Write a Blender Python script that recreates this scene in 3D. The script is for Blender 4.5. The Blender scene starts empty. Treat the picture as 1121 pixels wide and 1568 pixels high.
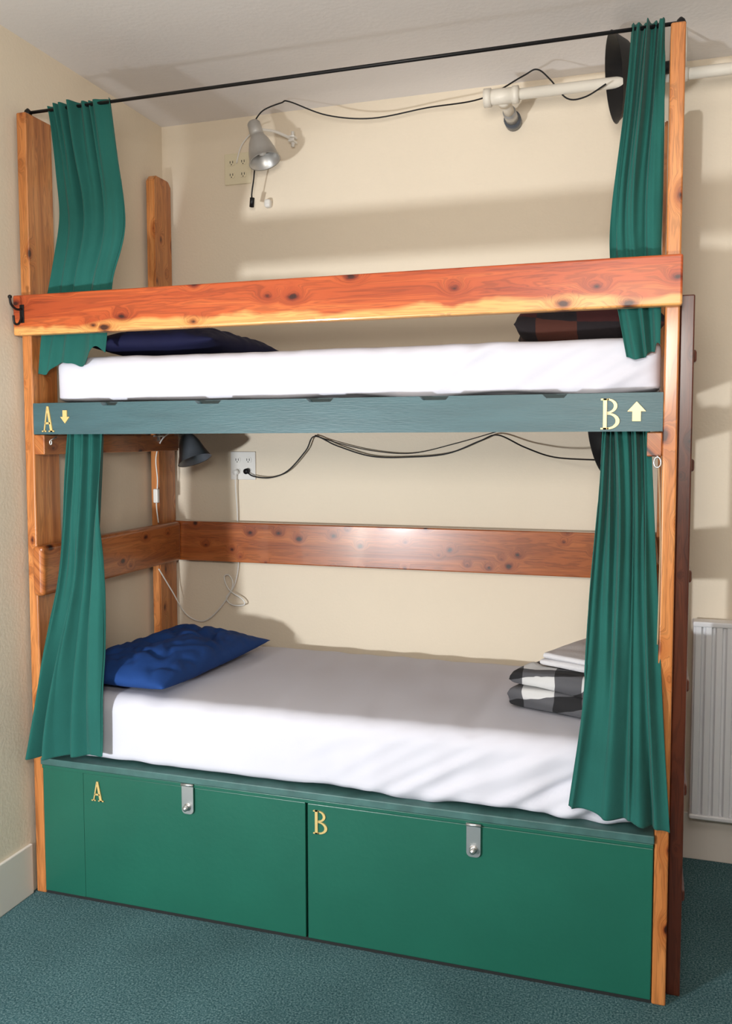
import bpy, bmesh, math, random
from mathutils import Vector, Matrix, noise
random.seed(4)
C=bpy.context.scene.collection
# ------------------------------------------------------------------ materials
def newmat(name):
    m=bpy.data.materials.new(name); m.use_nodes=True
    nt=m.node_tree; b=nt.nodes['Principled BSDF']; return m,nt,b
def N(nt,t,**k):
    n=nt.nodes.new(t)
    for a,v in k.items():
        if a in n.inputs: n.inputs[a].default_value=v
        else: setattr(n,a,v)
    return n
def ramp(nt,stops):
    r=nt.nodes.new('ShaderNodeValToRGB'); e=r.color_ramp.elements
    while len(e)<len(stops): e.new(0.5)
    for i,(p,c) in enumerate(stops):
        e[i].position=p; e[i].color=(c[0],c[1],c[2],1) if not isinstance(c,(int,float)) else (c,c,c,1)
    return r
def simple(name,col,rough=.5,metal=0,spec=.5,var=0,vscale=8,bump=0,bscale=200,coat=0,sheen=0,stretch=None):
    m,nt,b=newmat(name)
    b.inputs['Roughness'].default_value=rough; b.inputs['Metallic'].default_value=metal
    b.inputs['Specular IOR Level'].default_value=spec; b.inputs['Coat Weight'].default_value=coat
    b.inputs['Sheen Weight'].default_value=sheen
    geo=N(nt,'ShaderNodeNewGeometry'); src=geo.outputs['Position']
    if stretch:
        mp=N(nt,'ShaderNodeMapping'); mp.inputs['Scale'].default_value=stretch; nt.links.new(src,mp.inputs['Vector']); src=mp.outputs[0]
    if var:
        n=N(nt,'ShaderNodeTexNoise',Scale=vscale,Detail=5.0)
        nt.links.new(src,n.inputs['Vector'])
        r=ramp(nt,[(.3,[c*(1-var) for c in col]),(.7,[min(1,c*(1+var)) for c in col])])
        nt.links.new(n.outputs['Fac'],r.inputs[0]); nt.links.new(r.outputs[0],b.inputs['Base Color'])
    else: b.inputs['Base Color'].default_value=(*col,1)
    if bump:
        n=N(nt,'ShaderNodeTexNoise',Scale=bscale,Detail=4.0)
        nt.links.new(src,n.inputs['Vector'])
        bp=N(nt,'ShaderNodeBump',Strength=bump,Distance=.01)
        nt.links.new(n.outputs['Fac'],bp.inputs['Height']); nt.links.new(bp.outputs[0],b.inputs['Normal'])
    return m
def wood(name,axis,dark,mid,light,rough=.35,coat=.3,sap=None,knots=1.0,off=0,ks=(6.5,11),crough=.12,drop=.20):
    """knotty pine; axis = grain direction; sap=(z,color) pale sapwood edge below z"""
    m,nt,b=newmat(name); L=nt.links
    geo=N(nt,'ShaderNodeNewGeometry')
    sep=N(nt,'ShaderNodeSeparateXYZ'); L.new(geo.outputs['Position'],sep.inputs[0])
    A='XYZ'[axis]; O=[c for c in 'XYZ' if c!=A]
    s1=N(nt,'ShaderNodeMath',operation='ADD'); L.new(sep.outputs[O[0]],s1.inputs[0]); L.new(sep.outputs[O[1]],s1.inputs[1])
    al=N(nt,'ShaderNodeMath',operation='MULTIPLY_ADD'); L.new(sep.outputs[A],al.inputs[0]); al.inputs[1].default_value=ks[0]; al.inputs[2].default_value=off*3.3+7
    cr=N(nt,'ShaderNodeMath',operation='MULTIPLY_ADD'); L.new(s1.outputs[0],cr.inputs[0]); cr.inputs[1].default_value=ks[1]; cr.inputs[2].default_value=off*1.9+5
    cb=N(nt,'ShaderNodeCombineXYZ'); L.new(al.outputs[0],cb.inputs[0]); L.new(cr.outputs[0],cb.inputs[1])
    nk=N(nt,'ShaderNodeTexNoise',Scale=5.0,Detail=3.0); L.new(cb.outputs[0],nk.inputs['Vector'])
    v=N(nt,'ShaderNodeTexVoronoi',Scale=1.0,Randomness=1.0,voronoi_dimensions='2D'); L.new(cb.outputs[0],v.inputs['Vector'])
    kd0=N(nt,'ShaderNodeMath',operation='MULTIPLY_ADD'); L.new(nk.outputs['Fac'],kd0.inputs[0]); kd0.inputs[1].default_value=.10; L.new(v.outputs['Distance'],kd0.inputs[2])
    sv=N(nt,'ShaderNodeSeparateColor'); L.new(v.outputs['Color'],sv.inputs[0])
    kd=N(nt,'ShaderNodeMath',operation='MULTIPLY_ADD'); L.new(sv.outputs[0],kd.inputs[0]); kd.inputs[1].default_value=drop; L.new(kd0.outputs[0],kd.inputs[2])
    inf=N(nt,'ShaderNodeMapRange',interpolation_type='SMOOTHSTEP'); L.new(kd.outputs[0],inf.inputs['Value'])
    inf.inputs['From Min'].default_value=.05; inf.inputs['From Max'].default_value=.42; inf.inputs['To Min'].default_value=1.6; inf.inputs['To Max'].default_value=0
    ga=N(nt,'ShaderNodeMath',operation='MULTIPLY'); L.new(sep.outputs[A],ga.inputs[0]); ga.inputs[1].default_value=1.5
    gc=N(nt,'ShaderNodeMath',operation='MULTIPLY_ADD'); L.new(s1.outputs[0],gc.inputs[0]); gc.inputs[1].default_value=26; L.new(inf.outputs[0],gc.inputs[2])
    gv=N(nt,'ShaderNodeCombineXYZ'); L.new(ga.outputs[0],gv.inputs[0]); L.new(gc.outputs[0],gv.inputs[1]); gv.inputs[2].default_value=off
    n1=N(nt,'ShaderNodeTexNoise',Scale=1.0,Detail=5.0,Distortion=.6); L.new(gv.outputs[0],n1.inputs['Vector'])
    r1=ramp(nt,[(.32,dark),(.5,mid),(.70,light)]); L.new(n1.outputs['Fac'],r1.inputs[0])
    sc=N(nt,'ShaderNodeMath',operation='MULTIPLY'); L.new(n1.outputs['Fac'],sc.inputs[0]); sc.inputs[1].default_value=85
    sn=N(nt,'ShaderNodeMath',operation='SINE'); L.new(sc.outputs[0],sn.inputs[0])
    r3=ramp(nt,[(.0,.76),(.6,1.05)]); mr0=N(nt,'ShaderNodeMapRange'); L.new(sn.outputs[0],mr0.inputs['Value']); mr0.inputs['From Min'].default_value=-1
    L.new(mr0.outputs[0],r3.inputs[0])
    col=r1.outputs[0]
    if sap:
        n4=N(nt,'ShaderNodeTexNoise',Scale=3.2,Detail=3.0,Distortion=.8); L.new(geo.outputs['Position'],n4.inputs['Vector'])
        ma=N(nt,'ShaderNodeMath',operation='MULTIPLY_ADD'); L.new(n4.outputs['Fac'],ma.inputs[0]); ma.inputs[1].default_value=-.09; L.new(sep.outputs['Z'],ma.inputs[2])
        mr=N(nt,'ShaderNodeMapRange'); L.new(ma.outputs[0],mr.inputs['Value'])
        mr.inputs['From Min'].default_value=sap[0]-.045-.007; mr.inputs['From Max'].default_value=sap[0]-.045+.007
        mr.inputs['To Min'].default_value=1; mr.inputs['To Max'].default_value=0
        m2=N(nt,'ShaderNodeMix',data_type='RGBA'); L.new(mr.outputs[0],m2.inputs[0]); L.new(col,m2.inputs[6]); m2.inputs[7].default_value=(*sap[1],1)
        col=m2.outputs[2]
    mx=N(nt,'ShaderNodeMix',data_type='RGBA',blend_type='MULTIPLY'); mx.inputs[0].default_value=1
    L.new(col,mx.inputs[6]); L.new(r3.outputs[0],mx.inputs[7])
    rk=ramp(nt,[(.0,(.05,.02,.01)),(.07+.05*knots,(.08,.03,.015)),(.10+.06*knots,(.48,.30,.22)),(.15+.07*knots,(.86,.76,.66)),(.40,(1,1,1))])
    L.new(kd.outputs[0],rk.inputs[0])
    mk=N(nt,'ShaderNodeMix',data_type='RGBA',blend_type='MULTIPLY'); mk.inputs[0].default_value=1
    L.new(mx.outputs[2],mk.inputs[6]); L.new(rk.outputs[0],mk.inputs[7])
    L.new(mk.outputs[2],b.inputs['Base Color'])
    b.inputs['Roughness'].default_value=rough; b.inputs['Coat Weight'].default_value=coat; b.inputs['Coat Roughness'].default_value=crough
    bp=N(nt,'ShaderNodeBump',Strength=.05,Distance=.003); L.new(n1.outputs['Fac'],bp.inputs['Height']); L.new(bp.outputs[0],b.inputs['Normal'])
    return m
def plaid(name,c0,c1,c2,sx,sy,rough=.9):
    m,nt,b=newmat(name); L=nt.links
    tc=N(nt,'ShaderNodeTexCoord'); nz=N(nt,'ShaderNodeTexNoise',Scale=9.0); L.new(tc.outputs['Object'],nz.inputs['Vector'])
    va=N(nt,'ShaderNodeVectorMath',operation='MULTIPLY_ADD'); L.new(nz.outputs['Color'],va.inputs[0]); va.inputs[1].default_value=(.03,.03,.03); L.new(tc.outputs['Object'],va.inputs[2])
    sp=N(nt,'ShaderNodeSeparateXYZ'); L.new(va.outputs[0],sp.inputs[0])
    zz=N(nt,'ShaderNodeMath',operation='MULTIPLY_ADD'); L.new(sp.outputs['Z'],zz.inputs[0]); zz.inputs[1].default_value=1.3; L.new(sp.outputs['Y'],zz.inputs[2])
    out=[]
    for src,s in ((sp.outputs['X'],sx),(zz.outputs[0],sy)):
        a=N(nt,'ShaderNodeMath',operation='MULTIPLY'); L.new(src,a.inputs[0]); a.inputs[1].default_value=s
        f=N(nt,'ShaderNodeMath',operation='FRACT'); L.new(a.outputs[0],f.inputs[0])
        g=N(nt,'ShaderNodeMath',operation='GREATER_THAN'); L.new(f.outputs[0],g.inputs[0]); g.inputs[1].default_value=.55
        out.append(g)
    m1=N(nt,'ShaderNodeMix',data_type='RGBA'); L.new(out[0].outputs[0],m1.inputs[0]); m1.inputs[6].default_value=(*c0,1); m1.inputs[7].default_value=(*c1,1)
    m2=N(nt,'ShaderNodeMix',data_type='RGBA'); L.new(out[1].outputs[0],m2.inputs[0]); L.new(m1.outputs[2],m2.inputs[6])
    m3=N(nt,'ShaderNodeMix',data_type='RGBA'); L.new(out[0].outputs[0],m3.inputs[0]); m3.inputs[6].default_value=(*c1,1); m3.inputs[7].default_value=(*c2,1)
    L.new(m3.outputs[2],m2.inputs[7]); L.new(m2.outputs[2],b.inputs['Base Color']); b.inputs['Roughness'].default_value=rough
    n=N(nt,'ShaderNodeTexNoise',Scale=300.0); bp=N(nt,'ShaderNodeBump',Strength=.4,Distance=.004); L.new(n.outputs['Fac'],bp.inputs['Height']); L.new(bp.outputs[0],b.inputs['Normal'])
    return m

M={}
M['wall']=simple('cream_wall_paint',(.755,.660,.525),.75,var=.02,vscale=2,bump=.10,bscale=90,spec=.2)
M['ceil']=simple('white_ceiling_paint',(.84,.81,.80),.8,var=.02,vscale=2,bump=.12,bscale=60,spec=.2)
M['base']=simple('baseboard_paint',(.74,.68,.62),.4,var=.02)
m,nt,b=newmat('teal_carpet'); M['carpet']=m
geo=N(nt,'ShaderNodeNewGeometry'); n=N(nt,'ShaderNodeTexNoise',Scale=170.0,Detail=7.0,Roughness=.8); nt.links.new(geo.outputs['Position'],n.inputs['Vector'])
r=ramp(nt,[(.38,(.020,.066,.085)),(.5,(.082,.190,.208)),(.62,(.28,.42,.43))]); nt.links.new(n.outputs['Fac'],r.inputs[0])
n2=N(nt,'ShaderNodeTexNoise',Scale=3.0,Detail=3.0); nt.links.new(geo.outputs['Position'],n2.inputs['Vector'])
r2=ramp(nt,[(.3,.85),(.7,1.1)]); nt.links.new(n2.outputs['Fac'],r2.inputs[0])
mm=N(nt,'ShaderNodeMix',data_type='RGBA',blend_type='MULTIPLY'); mm.inputs[0].default_value=1
nt.links.new(r.outputs[0],mm.inputs[6]); nt.links.new(r2.outputs[0],mm.inputs[7]); nt.links.new(mm.outputs[2],b.inputs['Base Color'])
b.inputs['Roughness'].default_value=.95; b.inputs['Specular IOR Level'].default_value=.1
bp=N(nt,'ShaderNodeBump',Strength=.9,Distance=.01); nt.links.new(n.outputs['Fac'],bp.inputs['Height']); nt.links.new(bp.outputs[0],b.inputs['Normal'])

M['post']=wood('varnished_pine_post',2,(.35,.11,.026),(.51,.185,.050),(.63,.27,.085),knots=.8,ks=(5,9))
M['postx']=wood('varnished_pine_end_rail',1,(.24,.065,.016),(.38,.115,.026),(.48,.17,.045),knots=1)
M['backrail']=wood('varnished_pine_back_rail',0,(.25,.056,.012),(.37,.095,.020),(.47,.14,.034),rough=.30,coat=1.0,knots=1.0,off=3,ks=(8,10),crough=.05,drop=.12)
M['red']=wood('varnished_red_pine_guard_rail',0,(.29,.040,.008),(.42,.072,.014),(.53,.12,.026),rough=.4,coat=.25,knots=.9,sap=(1.977,(.68,.33,.10)),off=1.3,ks=(5,9),drop=.07)
M['ladder']=wood('dark_stained_wood',2,(.07,.015,.008),(.11,.026,.012),(.15,.038,.016))
M['bluerail']=simple('teal_grey_paint',(.038,.094,.108),.45,var=.12,vscale=3,bump=.10,bscale=20,stretch=(1.5,8,12))
M['boxpaint']=simple('green_gloss_paint',(.011,.106,.070),.36,var=.06,vscale=4,bump=.06,bscale=50)
M['strip']=simple('platform_green_paint',(.045,.12,.112),.5,var=.2,vscale=20)
M['cloth']=simple('teal_curtain_cloth',(.014,.100,.084),.85,var=.10,vscale=5,bump=.15,bscale=500,spec=.15,sheen=.08)
M['sheet']=simple('white_cotton_sheet',(.60,.598,.665),.85,var=.01,vscale=4,bump=.06,bscale=14,spec=.15)
M['bluepillow']=simple('royal_blue_cotton',(.012,.050,.20),.8,var=.1,bump=.1,bscale=40,spec=.2)
M['navy']=simple('navy_cotton',(.007,.008,.035),.8,var=.1,spec=.2)
M['towel']=simple('white_towel_cloth',(.62,.61,.63),.9,bump=.3,bscale=300)
M['buffalo']=plaid('black_white_plaid_wool',(.60,.60,.60),(.09,.09,.10),(.010,.010,.012),5.2,6.4)
M['redplaid']=plaid('dark_red_plaid_wool',(.045,.006,.006),(.010,.006,.008),(.07,.018,.010),4,5)
M['gold']=simple('brass',(.76,.55,.22),.4,metal=.4)
M['metal']=simple('zinc_plated_steel',(.62,.62,.62),.35,metal=.9)
M['silver']=simple('brushed_aluminium',(.50,.49,.47),.4,metal=.6)
M['black']=simple('black_plastic',(.006,.006,.007),.45,spec=.3)
M['darkmetal']=simple('grey_enamel',(.09,.10,.115),.3)
M['ivory']=simple('ivory_plastic',(.72,.65,.47),.4)
M['white']=simple('white_plastic',(.74,.72,.68),.4)
M['pipe']=simple('cream_painted_pipe',(.74,.69,.60),.45,var=.03)
M['rad']=simple('white_radiator_enamel',(.74,.74,.76),.3)
M['dark']=simple('dark_gap',(.012,.014,.014),.9)
M['slat']=simple('grey_slat_shaded',(.05,.075,.08),.8)  # grey slats, colour darkened to stand for the shadow inside the notches
M['twine']=simple('tan_cord',(.35,.24,.14),.8)

# ------------------------------------------------------------------ geometry helpers
def finish(bm,name,mat,parent=None,smooth=False):
    bmesh.ops.recalc_face_normals(bm,faces=bm.faces)
    me=bpy.data.meshes.new(name); 
    vs=[v.co for v in bm.verts]
    lo=Vector([min(v[i] for v in vs) for i in range(3)]); hi=Vector([max(v[i] for v in vs) for i in range(3)]); c=(lo+hi)/2
    bmesh.ops.translate(bm,verts=bm.verts,vec=-c)
    bm.to_mesh(me); bm.free()
    me.materials.append(M[mat] if isinstance(mat,str) else mat)
    if smooth:
        for p in me.polygons: p.use_smooth=True
    o=bpy.data.objects.new(name,me); C.objects.link(o); o.location=c
    if parent: 
        o.parent=parent; o.matrix_parent_inverse=parent.matrix_world.inverted()
    return o
def empty(name,loc=(0,0,0)):
    e=bpy.data.objects.new(name,None); e.empty_display_size=.1; C.objects.link(e); e.location=loc
    e.matrix_world=Matrix.Translation(loc); return e
def addbox(bm,x0,x1,y0,y1,z0,z1,bev=0,seg=2,cuts=0):
    r=bmesh.ops.create_cube(bm,size=1); vs=r['verts']
    for v in vs: v.co=Vector(((x0+x1)/2+v.co.x*(x1-x0),(y0+y1)/2+v.co.y*(y1-y0),(z0+z1)/2+v.co.z*(z1-z0)))
    if bev:
        es={e for v in vs for e in v.link_edges}
        bmesh.ops.bevel(bm,geom=list(es),offset=bev,segments=seg,affect='EDGES',profile=.5)
def box(name,x0,x1,y0,y1,z0,z1,mat,parent=None,bev=.003,seg=2):
    bm=bmesh.new(); addbox(bm,x0,x1,y0,y1,z0,z1,bev,seg); return finish(bm,name,mat,parent)
def catmull(P,n=8):
    P=[Vector(p) for p in P]; out=[]
    for i in range(len(P)-1):
        p0=P[max(i-1,0)];p1=P[i];p2=P[i+1];p3=P[min(i+2,len(P)-1)]
        for k in range(n):
            t=k/n; out.append(.5*((2*p1)+(-p0+p2)*t+(2*p0-5*p1+4*p2-p3)*t*t+(-p0+3*p1-3*p2+p3)*t**3))
    out.append(P[-1]); return out
def addtube(bm,pts,r,seg=8):
    prev=None; rings=[]; up=Vector((0.13,.31,.94)).normalized()
    for i,p in enumerate(pts):
        t=(pts[min(i+1,len(pts)-1)]-pts[max(i-1,0)]).normalized()
        if prev is None: a=t.cross(up).normalized()
        else: a=(prev-t*prev.dot(t)).normalized()
        prev=a; b=t.cross(a); rr=r[i] if isinstance(r,list) else r
        rings.append([bm.verts.new(p+a*math.cos(2*math.pi*k/seg)*rr+b*math.sin(2*math.pi*k/seg)*rr) for k in range(seg)])
    for A,B in zip(rings,rings[1:]):
        for k in range(seg): bm.faces.new((A[k],A[(k+1)%seg],B[(k+1)%seg],B[k]))
    bm.faces.new(rings[0][::-1]); bm.faces.new(rings[-1])
def tube(name,pts,r,mat,parent=None,seg=8,curve=True,n=8):
    bm=bmesh.new(); addtube(bm,catmull(pts,n) if curve else [Vector(p) for p in pts],r,seg); return finish(bm,name,mat,parent,True)
def lathe(name,prof,pos,axis,mat,parent=None,seg=32,thick=0):
    """prof: list of (t along axis, radius)"""
    bm=bmesh.new(); q=Vector((0,0,1)).rotation_difference(Vector(axis).normalized())
    rings=[]
    for t,r in prof:
        rings.append([bm.verts.new(Vector(pos)+q@Vector((r*math.cos(2*math.pi*k/seg),r*math.sin(2*math.pi*k/seg),t))) for k in range(seg)])
    for A,B in zip(rings,rings[1:]):
        for k in range(seg): bm.faces.new((A[k],A[(k+1)%seg],B[(k+1)%seg],B[k]))
    return finish(bm,name,mat,parent,True)
def poly_plate(bm,pts,y0,y1):
    a=[bm.verts.new((x,y0,z)) for x,z in pts]; b=[bm.verts.new((x,y1,z)) for x,z in pts]
    n=len(pts); bm.faces.new(a); bm.faces.new(b[::-1])
    for i in range(n): bm.faces.new((a[i],b[i],b[(i+1)%n],a[(i+1)%n]))

# ------------------------------------------------------------------ room
HC=2.953; D=.99; XW=-.014
def slab(name,x0,x1,y0,y1,z0,z1,mat): return box(name,x0,x1,y0,y1,z0,z1,mat,bev=0)
slab('floor',-.2,4.7,-4.2,1.2,-.1,0,'carpet')
slab('ceiling',-.2,4.7,-4.2,1.2,HC,HC+.1,'ceil')
slab('wall_left',-.2,XW,-4.2,1.2,0,HC,'wall')
slab('wall_back',XW,4.7,D,1.2,0,HC,'wall')
slab('wall_right',4.5,4.7,-4.2,D,0,HC,'wall')
slab('wall_front',XW,4.5,-4.2,-4.0,0,HC,'wall')
def baseboard(name,x0,x1,y0,y1): 
    return box(name,x0,x1,y0,y1,0,.18,'base',bev=.004)
baseboard('baseboard_left',XW,XW+.012,-4.0,-.012)
baseboard('baseboard_back',2.16,4.5,D-.016,D)

# ------------------------------------------------------------------ bunk bed
bed=empty('bunk_bed',(1.05,.5,0))
H=2.686; L=2.10; T=.038
def post(name,x0,y0,y1,z1,z0=0):
    bm=bmesh.new(); addbox(bm,x0,x0+T,y0,y1,z0,z1,.005,3); return finish(bm,name,'post',bed)
post('post_front_left',0,0,.14,H)
post('post_front_right',L-T,0,.14,H-.002)
def backpost(name,x0,zt):
    bm=bmesh.new(); y0,y1=.825,.97; c=.022
    prof=[(y0,0),(y1,0),(y1,zt-c),(y1-c,zt),(y0+c,zt),(y0,zt-c)]
    a=[bm.verts.new((x0,y,z)) for y,z in prof]; b=[bm.verts.new((x0+T,y,z)) for y,z in prof]
    bm.faces.new(a); bm.faces.new(b[::-1])
    for i in range(6): bm.faces.new((a[i],b[i],b[(i+1)%6],a[(i+1)%6]))
    bmesh.ops.bevel(bm,geom=bm.edges[:],offset=.004,segments=2,affect='EDGES')
    finish(bm,name,'post',bed)
backpost('post_back_left',0,2.705)
backpost('post_back_right',L-T,2.705)
box('guard_rail_upper',-.004,L+.004,-.038,0,1.945,2.078,'red',bed,bev=.006,seg=3)
notches=[(.30,.37),(.65,.745),(1.03,1.12),(1.385,1.475),(1.74,1.81)]
bm=bmesh.new(); z0,z1=1.614,1.719; pts=[(T,z0),(L-T,z0),(L-T,z1)]
for a,b_ in reversed(notches): pts+=[(b_,z1),(b_-.01,z1-.011),(a+.012,z1-.011),(a,z1)]
pts.append((T,z1)); poly_plate(bm,pts,.0,.038)
finish(bm,'blue_front_rail',M['bluerail'],bed)
for i,(a,b_) in enumerate(notches):
    box('slat_%d'%i,a+.014,b_-.014,.037,.95,1.686,1.703,'slat',bed,bev=.002)
box('upper_back_ledger',T,L-T,.93,.968,1.64,1.70,'postx',bed)
box('upper_end_rail_left',T,T+.04,.002,.93,1.545,1.612,'postx',bed)
box('upper_end_rail_right',L-T-.04,L-T,.03,.93,1.545,1.612,'postx',bed)
box('upper_platform',T+.004,L-T-.004,.04,.93,1.705,1.722,'slat',bed,bev=0)
box('lower_end_rail_left',T,T+.045,-.03,.93,1.063,1.234,'postx',bed,bev=.014,seg=4)
box('lower_end_rail_right',L-T-.042,L-T,.16,.93,1.063,1.234,'postx',bed,bev=.006,seg=3)
box('lower_back_rail',T+.002,L-T-.002,.932,.968,1.063,1.236,'backrail',bed,bev=.005,seg=3)
box('lower_platform',T,L-T,-.012,.968,.468,.492,'strip',bed,bev=.003)
def bowl(bm,cx,cz,rx,rz,tx,tz,y0,y1):
    n=14; 
    out=[(cx+rx*math.sin(math.pi*i/n),cz+rz*math.cos(math.pi*i/n)) for i in range(n+1)]
    inn=[(cx+(rx-tx)*math.sin(math.pi*i/n),cz+(rz-tz)*math.cos(math.pi*i/n)) for i in range(n+1)]
    for i in range(n): poly_plate(bm,[out[i],out[i+1],inn[i+1],inn[i]],y0,y1)
def letter(kind,name,x,z,w,h,y,parent):
    bm=bmesh.new(); y0,y1=y-.004,y; X=lambda u:x+u*w; Z=lambda v:z+v*h
    P=lambda pts: poly_plate(bm,[(X(u),Z(v)) for u,v in pts],y0,y1)
    if kind=='A':
        P([(.44,1),(.14,.0),(.22,.0),(.50,.86)]); P([(.44,1),(.60,1),(.92,0),(.72,0),(.47,.82)])
        P([(.27,.30),(.72,.30),(.70,.38),(.29,.38)])
        P([(0,0),(.36,0),(.36,.05),(0,.05)]); P([(.58,0),(1.05,0),(1.05,.05),(.58,.05)])
    if kind=='B':
        P([(.12,0),(.30,0),(.30,1),(.12,1)]); P([(0,0),(.4,0),(.4,.05),(0,.05)]); P([(0,.95),(.4,.95),(.4,1),(0,1)])
        bowl(bm,X(.32),Z(.76),w*.5,h*.24,w*.17,h*.05,y0,y1); bowl(bm,X(.32),Z(.27),w*.62,h*.27,w*.19,h*.055,y0,y1)
    if kind=='up': P([(.5,1),(0,.5),(.27,.5),(.27,0),(.73,0),(.73,.5),(1,.5)])
    if kind=='down': P([(.5,0),(1,.5),(.73,.5),(.73,1),(.27,1),(.27,.5),(0,.5)])
    return finish(bm,name,'gold',parent)
letter('A','letter_a_upper',.074,1.622,.046,.086,0,bed)
letter('down','arrow_down',.148,1.650,.036,.044,0,bed)
letter('B','letter_b_upper',1.900,1.620,.053,.084,0,bed)
letter('up','arrow_up',1.970,1.642,.048,.053,0,bed)

# ------------------------------------------------------------------ storage box
sb=empty('storage_box',(1.05,.5,0))
box('panel_filler',T+.001,.2018,.0,.02,.012,.452,'boxpaint',sb,bev=.001)
box('door_left',.2025,1.020,-.0005,.02,.012,.452,'boxpaint',sb,bev=.002)
box('door_right',1.0275,L-T-.002,-.002,.02,.012,.452,'boxpaint',sb,bev=.003)
box('door_lip',T+.001,L-T-.002,-.006,.02,.4535,.466,'boxpaint',sb,bev=.002)
box('carcass',T+.004,L-T-.004,.022,.96,.0,.466,'dark',sb,bev=0)
box('toe_strip',T+.001,L-T-.002,.004,.0218,.0,.011,'dark',sb,bev=0)
letter('A','letter_a_lower',.238,.362,.045,.068,-.002,sb)
letter('B','letter_b_lower',1.048,.358,.05,.075,-.002,sb)
def rounded(bm,x0,x1,z0,z1,r,y0,y1):
    pts=[(x0,z1),(x0,z0+r)]+[(x0+r-r*math.cos(a),z0+r-r*math.sin(a)) for a in [math.pi/2*k/5 for k in range(1,6)]]
    pts+=[(x1-r+r*math.sin(a),z0+r-r*math.cos(a)) for a in [math.pi/2*k/5 for k in range(0,6)]]+[(x1,z1)]
    poly_plate(bm,pts,y0,y1)
def hasp(x,z,i):
    bm=bmesh.new(); rounded(bm,x,x+.042,z,z+.100,.014,-.0105,-.0075); finish(bm,'hasp_strap_%d'%i,'metal',sb)
    tube('hasp_boss_%d'%i,[(x+.021,-.0106,z+.024),(x+.021,-.013,z+.024)],.012,'metal',sb,curve=False,seg=20)
    lathe('hasp_knob_%d'%i,[(0,.006),(.008,.006),(.012,.009),(.016,.009),(.020,.005),(.021,.0005)],(x+.021,-.0128,z+.024),(0,-1,0),'metal',sb,20)
    tube('hasp_pin_%d'%i,[(x-.001,-.011,z+.098),(x+.043,-.011,z+.098)],.005,'metal',sb,curve=False)
hasp(.588,.365,1); hasp(1.535,.358,2)

# ------------------------------------------------------------------ soft goods
def mattress(name,x0,x1,y0,y1,z0,z1,rad,wr,mat='sheet',front_flare=0,sag=0):
    bm=bmesh.new(); nx,ny,nz=190,60,18
    def key(a,b,c): return (round(a,5),round(b,5),round(c,5))
    V={}
    def P(u,v,w):
        k=key(u,v,w)
        if k in V: return V[k]
        c=Vector((x0+(x1-x0)*u,y0+(y1-y0)*v,z0+(z1-z0)*w))
        inn=Vector((min(max(c.x,x0+rad),x1-rad),min(max(c.y,y0+rad),y1-rad),min(max(c.z,z0+rad*.4),z1-rad)))
        d=c-inn
        if d.length>1e-6:
            s=Vector((d.x/rad,d.y/rad,d.z/(rad if d.z>0 else rad*.4)))
            m_=max(abs(s.x),abs(s.y),abs(s.z)); l=s.length
            c=inn+d*(m_/l if l>0 else 1)
        q=Vector((c.x*5,c.y*3,c.z*5)); n1=noise.noise(q)*.006*wr
        top=max(0,min(1,(c.z-z0)/(z1-z0)))
        if d.y<0:
            rt=min(1,max(0,(c.x-x0)/(x1-x0)-.45)/.35)
            f=noise.noise(Vector((c.x*2.2+c.z*1.5,1.7,(c.z*1.0-c.x*.55)*26)))
            f2=noise.noise(Vector((c.x*13,5.5,c.z*3)))
            c.y-= (f*.020*wr*rt*(1-top*.5)) + f2*.009*wr*(1-top) + front_flare*(1-top)
            if w<.01: c.z+=noise.noise(Vector((c.x*4,7,0)))*.014*wr
        c.z+=n1*top*.6 - sag*math.sin(math.pi*u)*top
        if w>.99: c.z+=noise.noise(Vector((c.x*14,c.y*2.2,1)))*.0025*wr
        V[k]=bm.verts.new(c); return V[k]
    def face(a,b,c,d):
        try: bm.faces.new((a,b,c,d))
        except ValueError: pass
    for i in range(nx):
        for j in range(ny):
            for w in (0,1): face(P(i/nx,j/ny,w),P((i+1)/nx,j/ny,w),P((i+1)/nx,(j+1)/ny,w),P(i/nx,(j+1)/ny,w))
        for k in range(nz):
            for v in (0,1): face(P(i/nx,v,k/nz),P((i+1)/nx,v,k/nz),P((i+1)/nx,v,(k+1)/nz),P(i/nx,v,(k+1)/nz))
    for j in range(ny):
        for k in range(nz):
            for u in (0,1): face(P(u,j/ny,k/nz),P(u,(j+1)/ny,k/nz),P(u,(j+1)/ny,(k+1)/nz),P(u,j/ny,(k+1)/nz))
    return finish(bm,name,mat,None,True)
mattress('mattress',.086,L-.055,.024,.905,.497,.722,.055,1.3,front_flare=.012)
mattress('mattress',.086,L-.045,.055,.905,1.724,1.876,.035,.9)

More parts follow.
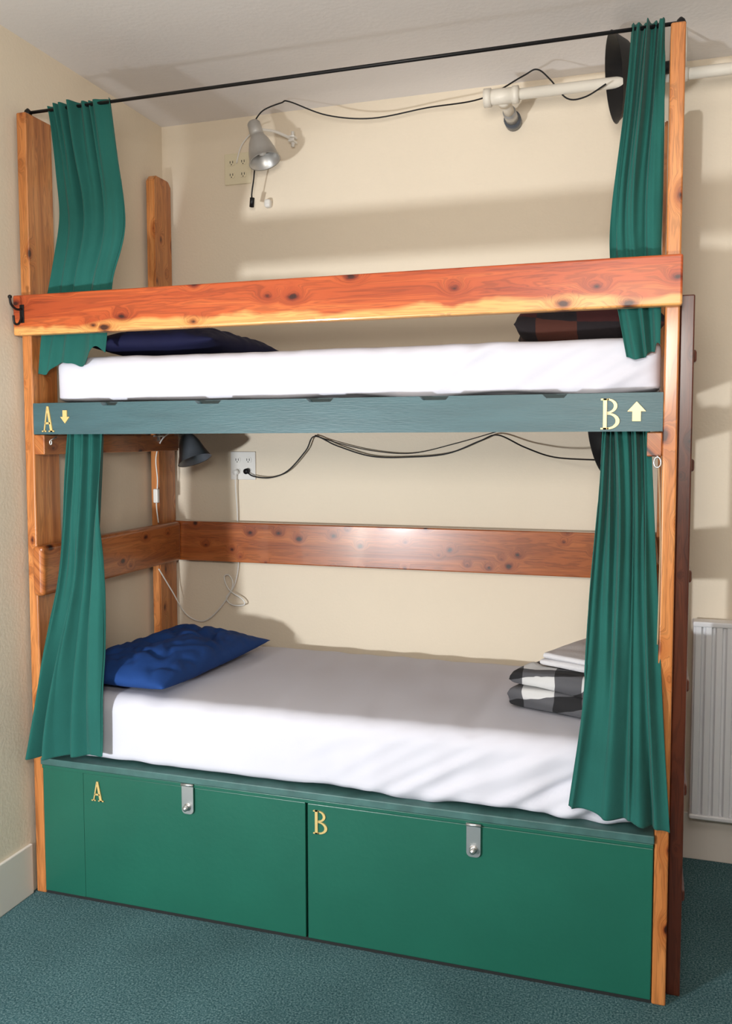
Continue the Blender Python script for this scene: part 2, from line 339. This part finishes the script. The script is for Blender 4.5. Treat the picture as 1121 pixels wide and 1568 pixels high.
def cushion(name,cx,cy,z0,lx,ly,h,rot,mat,wr=1,seed=0,px=2.6):
    bm=bmesh.new(); n=64; R=Matrix.Rotation(rot,3,'Z'); V={}
    for s in (1,-1):
        for i in range(n+1):
            for j in range(n+1):
                u=-1+2*i/n; v=-1+2*j/n
                edge=(i in(0,n) or j in(0,n))
                if s==-1 and edge: V[(s,i,j)]=V[(1,i,j)]; continue
                pin=1-.07*(1-abs(v)**2)*abs(u)**3; pinv=1-.07*(1-abs(u)**2)*abs(v)**3
                x=u*lx/2*pin; y=v*ly/2*pinv
                pr=((1-abs(u)**px)*(1-abs(v)**px))
                pr=max(pr,0)**.5
                z=h*pr*(.62 if s>0 else -.38)
                w=noise.noise(Vector((u*2,v*2,seed+5)))*.022*wr*pr
                rd=1-abs(noise.noise(Vector((u*1.6-v*1.1,v*4.5+u*1.5,seed+9))))*3
                w-=max(rd,0)*.014*wr*pr
                rd=1-abs(noise.noise(Vector((u*3+v*2,v*2.4-u*2,seed+19))))*3.2
                w-=max(rd,0)*.007*wr*pr
                z+=w if s>0 else w*.15
                p=R@Vector((x,y,0)); V[(s,i,j)]=bm.verts.new((cx+p.x,cy+p.y,z0+h*.38+z))
    for s in (1,-1):
        for i in range(n):
            for j in range(n):
                q=[V[(s,i,j)],V[(s,i+1,j)],V[(s,i+1,j+1)],V[(s,i,j+1)]]
                try: bm.faces.new(q if s>0 else q[::-1])
                except ValueError: pass
    return finish(bm,name,mat,None,True)
cushion('pillow',.315,.405,.722,.46,.78,.130,math.radians(-4),'bluepillow',1.0)
cushion('pillow',.42,.42,1.878,.50,.66,.12,0,'navy',.7,seed=3)

def foldedslab(bm,cx,cy,z0,lx,ly,h,rot,seed,amp=.008):
    n=26;R=Matrix.Rotation(rot,3,'Z'); k=14; rows=[]
    for j in range(n+1):
        v=-1+2*j/n; e=(1-abs(v)**10)**.5 if abs(v)<1 else 0
        ring=[]
        for i in range(4*k):
            a=2*math.pi*i/(4*k); ca,sa=math.cos(a),math.sin(a)
            ex=.22; x=math.copysign(abs(ca)**ex,ca)*lx/2; z=math.copysign(abs(sa)**.38,sa)*h/2
            e2=.72+.28*e
            nn=noise.noise(Vector((x*9,v*3,seed+z*20)))*amp
            p=R@Vector((x*(.97+.03*e)+nn,v*ly/2+nn,0)); ring.append(bm.verts.new((cx+p.x,cy+p.y,z0+h/2+z*e2+nn*.8*(1 if z>0 else .2))))
        rows.append(ring)
    for A,B in zip(rows,rows[1:]):
        for i in range(4*k): bm.faces.new((A[i],A[(i+1)%(4*k)],B[(i+1)%(4*k)],B[i]))
    bm.faces.new(rows[0][::-1]); bm.faces.new(rows[-1])
bm=bmesh.new(); rot=math.radians(-24)
foldedslab(bm,1.862,.445,.724,.37,.42,.070,rot,1,.018); foldedslab(bm,1.865,.452,.790,.355,.41,.060,rot,4,.018)
finish(bm,'folded_blanket','buffalo',None,True)
bm=bmesh.new(); foldedslab(bm,1.900,.48,.851,.29,.34,.022,rot,8,.005); foldedslab(bm,1.903,.485,.872,.285,.33,.020,rot,12,.005)
finish(bm,'folded_towel','towel',None,True)
cushion('rumpled_blanket',1.83,.42,1.880,.44,.46,.150,math.radians(6),'redplaid',1.0,seed=21,px=5)

def lerp_poly(P,t):
    n=len(P)-1; f=t*n; i=min(int(f),n-1); f-=i
    p0=P[max(i-1,0)];p1=P[i];p2=P[i+1];p3=P[min(i+2,n)]
    return [ .5*(2*p1[k]+(-p0[k]+p2[k])*f+(2*p0[k]-5*p1[k]+4*p2[k]-p3[k])*f*f+(-p0[k]+3*p1[k]-3*p2[k]+p3[k])*f**3) for k in range(3)]
def curtain(name,left,right,folds,amp0,amp1,seed,knot=None,hem=.004):
    """left/right: polylines (x,y,z) top to bottom"""
    bm=bmesh.new(); nu,nv=180,120; g=[]
    nz=lambda a,b,c: noise.noise(Vector((a,b,c)))
    for j in range(nv+1):
        v=j/nv; a=lerp_poly(left,v); b=lerp_poly(right,v); row=[]
        amp=amp0+(amp1-amp0)*v
        for i in range(nu+1):
            u=i/nu
            uu=u+.05*math.sin(2*math.pi*u+seed+v*1.8)*(u*(1-u)*4)
            x=a[0]+(b[0]-a[0])*uu; y=a[1]+(b[1]-a[1])*uu; z=a[2]+(b[2]-a[2])*u
            sk=u*(1+.10*nz(v*1.4,seed,2))+.06*math.sin(v*2.4+seed)
            ph=2*math.pi*folds*sk+seed+nz(u*2.6,v*1.1,seed)*5.0
            fa=.55+.9*abs(nz(u*3,v*1.2,seed+11))*2
            s=.60*fa*math.sin(ph)+1.4*nz(sk*folds*1.4,v*.7,seed+1)+.7*(1-.7*v)*nz(sk*folds*3.4,v*1.1,seed+6)
            s+=(1-v)**2*.5*math.sin(ph*2.6+1)
            y+=amp*s+nz(u*3,v*6,seed+3)*.007
            x+=amp*.25*math.sin(ph)*(1 if .03<u<.97 else .4)
            z+=hem*nz(u*4,seed,1)*2*v**6
            row.append(bm.verts.new((x,y,z)))
        g.append(row)
    for j in range(nv):
        for i in range(nu): bm.faces.new((g[j][i],g[j][i+1],g[j+1][i+1],g[j+1][i]))
    o=finish(bm,name,'cloth',None,True)
    md=o.modifiers.new('thickness','SOLIDIFY'); md.thickness=.002
    return o
curtain('curtain',[(.089,.05,2.712),(.112,.05,2.52),(.125,.05,2.33),(.080,.05,2.12),(.072,.026,2.0),(.045,.026,1.82)],
                  [(.330,.05,2.712),(.352,.05,2.52),(.368,.05,2.31),(.320,.05,2.13),(.315,.026,2.0),(.300,.026,1.885)],3.2,.026,.010,1.0,hem=.03)
curtain('curtain',[(1.963,.05,2.712),(1.945,.05,2.5),(1.918,.05,2.25),(1.915,.05,2.10),(1.935,.026,1.97),(1.965,.026,1.81)],
                  [(2.050,.05,2.712),(2.052,.05,2.5),(2.052,.05,2.3),(2.050,.05,2.12),(2.052,.026,1.98),(2.052,.026,1.85)],2.4,.022,.010,2.2,hem=.02)
curtain('curtain',[(.125,.07,1.635),(.112,.05,1.36),(.100,.02,1.09),(.062,-.03,.80),(.024,-.05,.515)],
                  [(.270,.07,1.635),(.278,.05,1.36),(.288,.02,1.10),(.300,-.03,.80),(.310,-.05,.535)],3.6,.018,.028,.4,hem=.01)
curtain('curtain',[(1.905,.07,1.635),(1.895,.05,1.40),(1.878,.02,1.15),(1.862,-.035,.85),(1.828,-.055,.565)],
                  [(2.028,.07,1.635),(2.044,.05,1.38),(2.060,.02,1.12),(2.078,-.035,.82),(2.100,-.055,.52)],3.8,.016,.030,3.1,hem=.01)

rod=empty('curtain_rod',(1.05,.05,2.706))
tube('rod',[(-.002,.05,2.700),(2.098,.05,2.700)],.0055,'black',rod,curve=False,seg=12)
for i,x in enumerate((.01,2.088)):
    lathe('finial_%d'%i,[(0,0.001),(.0,.012),(.008,.014),(.018,.010),(.024,.004),(.026,.0005)],(x,.05,2.690),(0,0,1),'black',rod)
rod2=empty('curtain_rod',(1.05,.07,1.6))
tube('wire',[(T+.03,.07,1.632),(L-T-.03,.07,1.632)],.003,'black',rod2,curve=False)
for i,x in enumerate((T+.03,L-T-.03)): tube('eye_%d'%i,[(x,.07,1.65),(x,.07,1.63)],.006,'metal',rod2,curve=False)

def hook(name,p,mat,s=1):
    x,y,z=p; e=empty(name,p)
    box('plate',x-.008*s,x+.008*s,y-.004,y,z-.03*s,z+.03*s,mat,e,bev=.001)
    tube('upper_prong',[(x,y-.003,z+.015*s),(x,y-.03*s,z+.012*s),(x,y-.055*s,z+.025*s),(x,y-.06*s,z+.045*s)],.004*s,mat,e)
    tube('lower_prong',[(x,y-.003,z-.01*s),(x,y-.02*s,z-.035*s),(x,y-.04*s,z-.035*s),(x,y-.045*s,z-.01*s)],.004*s,mat,e)
    lathe('ball',[(-.007*s,.0005),(-.004*s,.006*s),(.0,.007*s),(.004*s,.006*s),(.007*s,.0005)],(x,y-.06*s,z+.048*s),(0,0,1),mat,e,16)
hook('coat_hook',(.034,-.038,2.015),'black',1)
ring=empty('ring_pull',(2.052,.0,1.53))
rp=[(2.050+.009*math.cos(a),-.002,1.530+.014*math.sin(a)) for a in [i*math.pi/8 for i in range(17)]]
tube('ring',rp,.0022,'metal',ring); tube('screw',[(2.050,.03,1.548),(2.050,-.004,1.545)],.003,'metal',ring,curve=False)
tube('tie_back_cord',[(2.054,-.002,1.515),(2.062,.0,1.3),(2.060,-.002,1.03)],.0022,'twine')
ee=empty('screw_eye',(.11,.0,1.57))
tube('eye',[(.108+.004*math.cos(a),-.004,1.586+.007*math.sin(a)) for a in [i*math.pi/8 for i in range(17)]],.002,'metal',ee)
tube('shank',[(.108,.03,1.605),(.108,-.004,1.594)],.002,'metal',ee,curve=False)

# ------------------------------------------------------------------ ladder
lad=empty('ladder',(2.12,.35,0))
for i,y in enumerate((.06,.56)):
    box('stringer_%d'%i,L+.002,L+.040,y,y+.09,0,1.985,'ladder',lad,bev=.004)
for i,z in enumerate((.29,.60,.90,1.21,1.52,1.82)):
    box('rung_%d'%i,L+.010,L+.048,.075,.64,z-.018,z+.018,'ladder',lad,bev=.008,seg=3)

# ------------------------------------------------------------------ radiator
rad=empty('radiator',(2.7,.93,.5))
bm=bmesh.new(); x=2.205; pts=[]; 
while x<3.2:
    pts+=[(x,.905),(x+.018,.905),(x+.023,.918),(x+.030,.918)]; x+=.036
za,zb=.20,.905
lo=[bm.verts.new((a,b_,za)) for a,b_ in pts]; hi=[bm.verts.new((a,b_,zb)) for a,b_ in pts]
for i in range(len(pts)-1): bm.faces.new((lo[i],lo[i+1],hi[i+1],hi[i]))
finish(bm,'front_panel','rad',rad)
box('body',2.197,x,.9185,.965,.19,.915,'rad',rad,bev=.006)
box('top_rim',2.195,x+.002,.900,.967,.905,.925,'rad',rad,bev=.005)
box('bottom_rim',2.195,x+.002,.900,.967,.185,.203,'rad',rad,bev=.005)
for i,xx in enumerate((2.4,3.0)): box('bracket_%d'%i,xx,xx+.03,.966,.989,.3,.8,'rad',rad,bev=.001)
tube('supply_pipe',[(3.1,.935,.19),(3.1,.935,0)],.009,'white',rad,curve=False)

# ------------------------------------------------------------------ heating pipe
pp=empty('heating_pipe',(2.5,.7,2.8)); py,pz=.70,2.803
tube('run',[(1.50,py,pz),(4.5,py,pz)],.019,'pipe',pp,curve=False,seg=20)
tube('tee_body',[(1.455,py,pz),(1.565,py,pz)],.027,'pipe',pp,curve=False,seg=20)
tube('coupling',[(1.45,py,pz),(1.475,py,pz)],.032,'pipe',pp,curve=False,seg=20)
tube('coupling_right',[(1.55,py,pz),(1.572,py,pz)],.030,'pipe',pp,curve=False,seg=20)
tube('branch',[(1.515,py,pz),(1.515,.93,pz)],.019,'pipe',pp,curve=False,seg=20)
tube('branch_collar',[(1.515,py+.01,pz),(1.515,py+.055,pz)],.027,'pipe',pp,curve=False,seg=20)
tube('valve',[(1.515,.86,pz),(1.515,.945,pz)],.024,'silver',pp,curve=False,seg=20)
tube('wall_flange',[(1.515,.94,pz),(1.515,.989,pz)],.032,'darkmetal',pp,curve=False,seg=20)
tube('ceiling_clip',[(2.12,py,pz),(2.12,py,2.952)],.006,'pipe',pp,curve=False)
tube('clip_ring',[(2.11,py,pz),(2.13,py,pz)],.023,'pipe',pp,curve=False,seg=20)

# ------------------------------------------------------------------ outlets
def outlet(x0,x1,z0,z1,mat):
    e=empty('electrical_outlet',((x0+x1)/2,.985,(z0+z1)/2))
    box('cover_plate',x0,x1,.982,.9895,z0,z1,mat,e,bev=.003)
    w=(x1-x0)
    for i in range(2):
        cx=x0+w*(.28+.44*i)
        for j in range(2):
            cz=z0+(z1-z0)*(.30+.40*j)
            bm=bmesh.new(); 
            poly_plate(bm,[(cx+.016*math.cos(a),cz+.016*max(-.8,min(.8,math.sin(a)))) for a in [k*math.pi/12 for k in range(24)]],.9795,.982)
            finish(bm,'socket_%d%d'%(i,j),mat,e)
            for s in (-.006,.006): box('slot_%d%d_%s'%(i,j,'l' if s<0 else 'r'),cx+s-.0014,cx+s+.0014,.979,.9796,cz-.003,cz+.007,'dark',e,bev=0)
            box('ground_%d%d'%(i,j),cx-.002,cx+.002,.979,.9796,cz-.010,cz-.006,'dark',e,bev=0)
    return e
outlet(.290,.412,2.675,2.805,'ivory')
outlet(.302,.420,1.418,1.540,'white')

# ------------------------------------------------------------------ lamps
def clamp_lamp(pos,axis,mat,shade_r=.06,ln=.17,mount=None,wide=False,clampmat='white'):
    e=empty('clamp_lamp',pos); a=Vector(axis).normalized(); p=Vector(pos)
    if wide: 
        k=shade_r/.14
        prof=[(0,.018),(.02*k,.03),(.035*k,.065*k),(.065*k,.105*k),(.110*k,shade_r),(.111*k,shade_r+.003),(.109*k,shade_r-.002),(.063*k,.102*k),(.033*k,.060*k),(.018,.020),(.004,.001)]
    else: prof=[(0,.001),(0,.022),(.006,.026),(.055,.028),(.060,.024),(.066,.030),(.09,.042),(.13,.054),(ln,shade_r),(ln+.001,shade_r+.002),(ln-.001,shade_r-.003),(.13,.050),(.09,.038),(.07,.02),(.068,.001)]
    lathe('shade',prof,p,a,mat,e,40)
    if not wide: lathe('bulb',[(.07,.001),(.075,.018),(.10,.026),(.125,.026),(.14,.016),(.146,.001)],p,a,'white',e)
    if wide: lathe('socket',[(-.08,.001),(-.08,.018),(-.07,.02),(0.03,.02),(.031,.001)],p,a,mat,e)
    if mount:
        m_=Vector(mount); q=p+a*.03
        tube('arm',[q,(q+m_)/2+Vector((0,0,.012)),m_],.006,clampmat,e)
        x,y,z=m_
        box('clamp_jaw_a',x-.012,x+.012,y-.03,y+.01,z+.004,z+.012,clampmat,e,bev=.002)
        box('clamp_jaw_b',x-.012,x+.012,y-.035,y+.01,z-.014,z-.006,clampmat,e,bev=.002)
        tube('clamp_spring',[(x,y-.012,z-.03),(x,y-.012,z+.03)],.007,clampmat,e,curve=False)
    return e
clamp_lamp((.508,.80,2.855),(.30,-.12,-.85),'silver',.062,.175,mount=(.622,.95,2.82))
clamp_lamp((.245,.66,1.662),(.36,-.1,-.85),'darkmetal',.068,.165,mount=(.12,.70,1.618),clampmat='silver')
clamp_lamp((2.005,.60,2.79),(-1,-.20,-.14),'black',.140,.12,wide=True,mount=(2.03,.66,2.82),clampmat='black')
clamp_lamp((1.935,.55,1.590),(-1,-.30,-.25),'black',.095,.12,wide=True,mount=(2.02,.5,1.60),clampmat='black')

# ------------------------------------------------------------------ cords
tube('power_cord',[(.507,.80,2.85),(.545,.81,2.90),(.62,.82,2.925),(.657,.82,2.925),(.80,.86,2.87),(.98,.88,2.845),(1.20,.88,2.86),(1.42,.80,2.84),(1.58,.72,2.87),(1.634,.70,2.88),(1.68,.70,2.84),(1.737,.70,2.77),(1.80,.68,2.76),(1.87,.64,2.78)],.0028,'black')
c2=empty('hanging_plug',(.46,.9,2.66))
tube('cord',[(.515,.82,2.72),(.49,.85,2.69),(.475,.87,2.65),(.462,.88,2.60),(.455,.90,2.57)],.003,'black',c2)
tube('plug_body',[(.462,.885,2.585),(.452,.90,2.553)],.010,'black',c2,curve=False)
w=empty('plug_adapter',(.50,.97,2.57)); box('body',.480,.508,.958,.989,2.563,2.598,'white',w,bev=.010,seg=3)
tube('lead',[(.35,.975,2.76),(.38,.965,2.83),(.45,.95,2.885),(.49,.88,2.86)],.003,'white',w)
tube('power_cord',[(.385,.968,1.455),(.42,.96,1.435),(.50,.96,1.43),(.58,.96,1.46),(.66,.965,1.545),(.70,.965,1.605),(.80,.965,1.565),(.95,.965,1.522),(1.12,.965,1.520),(1.27,.96,1.535),(1.40,.95,1.585),(1.47,.95,1.607),(1.58,.9,1.56),(1.70,.8,1.525),(1.86,.62,1.52)],.003,'black')
tube('power_cord',[(.70,.97,1.61),(.79,.97,1.58),(.95,.972,1.545),(1.12,.972,1.535),(1.30,.97,1.575),(1.46,.965,1.62)],.002,'black')
pl=empty('plug',(.385,.96,1.455)); tube('plug_body',[(.385,.979,1.457),(.385,.958,1.455)],.012,'black',pl,curve=False,seg=14)
pl2=empty('plug',(.335,.96,1.44)); tube('plug_body',[(.335,.979,1.452),(.335,.958,1.450)],.012,'white',pl2,curve=False,seg=14)
tube('lamp_cord',[(.335,.96,1.45),(.332,.968,1.38),(.335,.975,1.28),(.335,.980,1.15),(.335,.980,1.04),(.315,.975,.95),(.28,.97,.90),(.31,.965,.87),(.37,.96,.875),(.36,.96,.90),(.30,.96,.935),(.275,.96,.99),(.30,.96,1.0),(.315,.96,.95),(.25,.96,.85),(.17,.96,.79),(.09,.95,.82),(.05,.90,.93),(.045,.80,1.04)],.0030,'white')
tube('lamp_cord',[(.05,.795,1.24),(.045,.79,1.32),(.055,.785,1.42),(.05,.785,1.52),(.10,.76,1.60),(.22,.70,1.645)],.0028,'white')
sw=empty('inline_switch',(.045,.79,1.35)); box('body',.036,.058,.777,.797,1.325,1.385,'white',sw,bev=.005,seg=3)

# ------------------------------------------------------------------ camera
cx,cy,cz=2.0210,-2.5904,1.6007; yaw,pi_,ro=.3199,-.0676,-.0033
F=Vector((-math.sin(yaw)*math.cos(pi_),math.cos(yaw)*math.cos(pi_),math.sin(pi_)))
R=Vector((math.cos(yaw),math.sin(yaw),0)); U=R.cross(F)
R2=R*math.cos(ro)+U*math.sin(ro); U2=-R*math.sin(ro)+U*math.cos(ro)
cd=bpy.data.cameras.new('camera'); co=bpy.data.objects.new('camera',cd); C.objects.link(co)
Mx=Matrix((R2,U2,-F)).transposed().to_4x4(); Mx.translation=Vector((cx,cy,cz)); co.matrix_world=Mx
cd.sensor_fit='AUTO'; cd.sensor_width=36; cd.lens=1381.74/1568*36
cd.shift_x=28.65/1568; cd.shift_y=-20.95/1568; cd.clip_start=.05
bpy.context.scene.camera=co

# ------------------------------------------------------------------ lights
def area(name,loc,target,size,size_y,power,col):
    l=bpy.data.lights.new(name,'AREA'); l.shape='RECTANGLE'; l.size=size; l.size_y=size_y; l.energy=power; l.color=col
    o=bpy.data.objects.new(name,l); C.objects.link(o); o.location=loc
    o.rotation_euler=(Vector(target)-Vector(loc)).to_track_quat('-Z','Y').to_euler(); return o
def spot(name,loc,target,power,col,size,blend,rad):
    l=bpy.data.lights.new(name,'SPOT'); l.energy=power; l.color=col; l.spot_size=math.radians(size); l.spot_blend=blend; l.shadow_soft_size=rad
    o=bpy.data.objects.new(name,l); C.objects.link(o); o.location=loc
    o.rotation_euler=(Vector(target)-Vector(loc)).to_track_quat('-Z','Y').to_euler(); return o
KL=Vector((.19,-2.45,1.00))
area('strobe_softbox',KL,(1.1,.3,1.5),.18,.12,15,(.93,.97,1))
az=Vector((.9,2.9,0)).normalized(); el=math.radians(-14)
spot('strobe_spot',KL,KL+az*math.cos(el)+Vector((0,0,math.sin(el))),225,(.93,.97,1),92,.20,.08)
area('ceiling_bounce',(1.9,-2.6,2.0),(1.6,-1.2,2.95),.5,.5,56,(1,.95,.885))
area('warm_fill_overhead',(2.6,-2.2,2.90),(2.4,-2.0,0),.6,.6,5,(1,.90,.78))  # unseen warm fill from overhead, stands for no known lamp
area('blue_fill_right',(4.4,-.6,1.5),(2.4,.2,.6),.9,1.2,4,(.50,.65,1))  # added weak blue fill from the right, not a known window
wd=bpy.data.worlds.new('world'); bpy.context.scene.world=wd; wd.use_nodes=True
wd.node_tree.nodes['Background'].inputs[0].default_value=(.5,.5,.5,1); wd.node_tree.nodes['Background'].inputs[1].default_value=.3
bpy.context.scene.view_settings.view_transform='Standard'
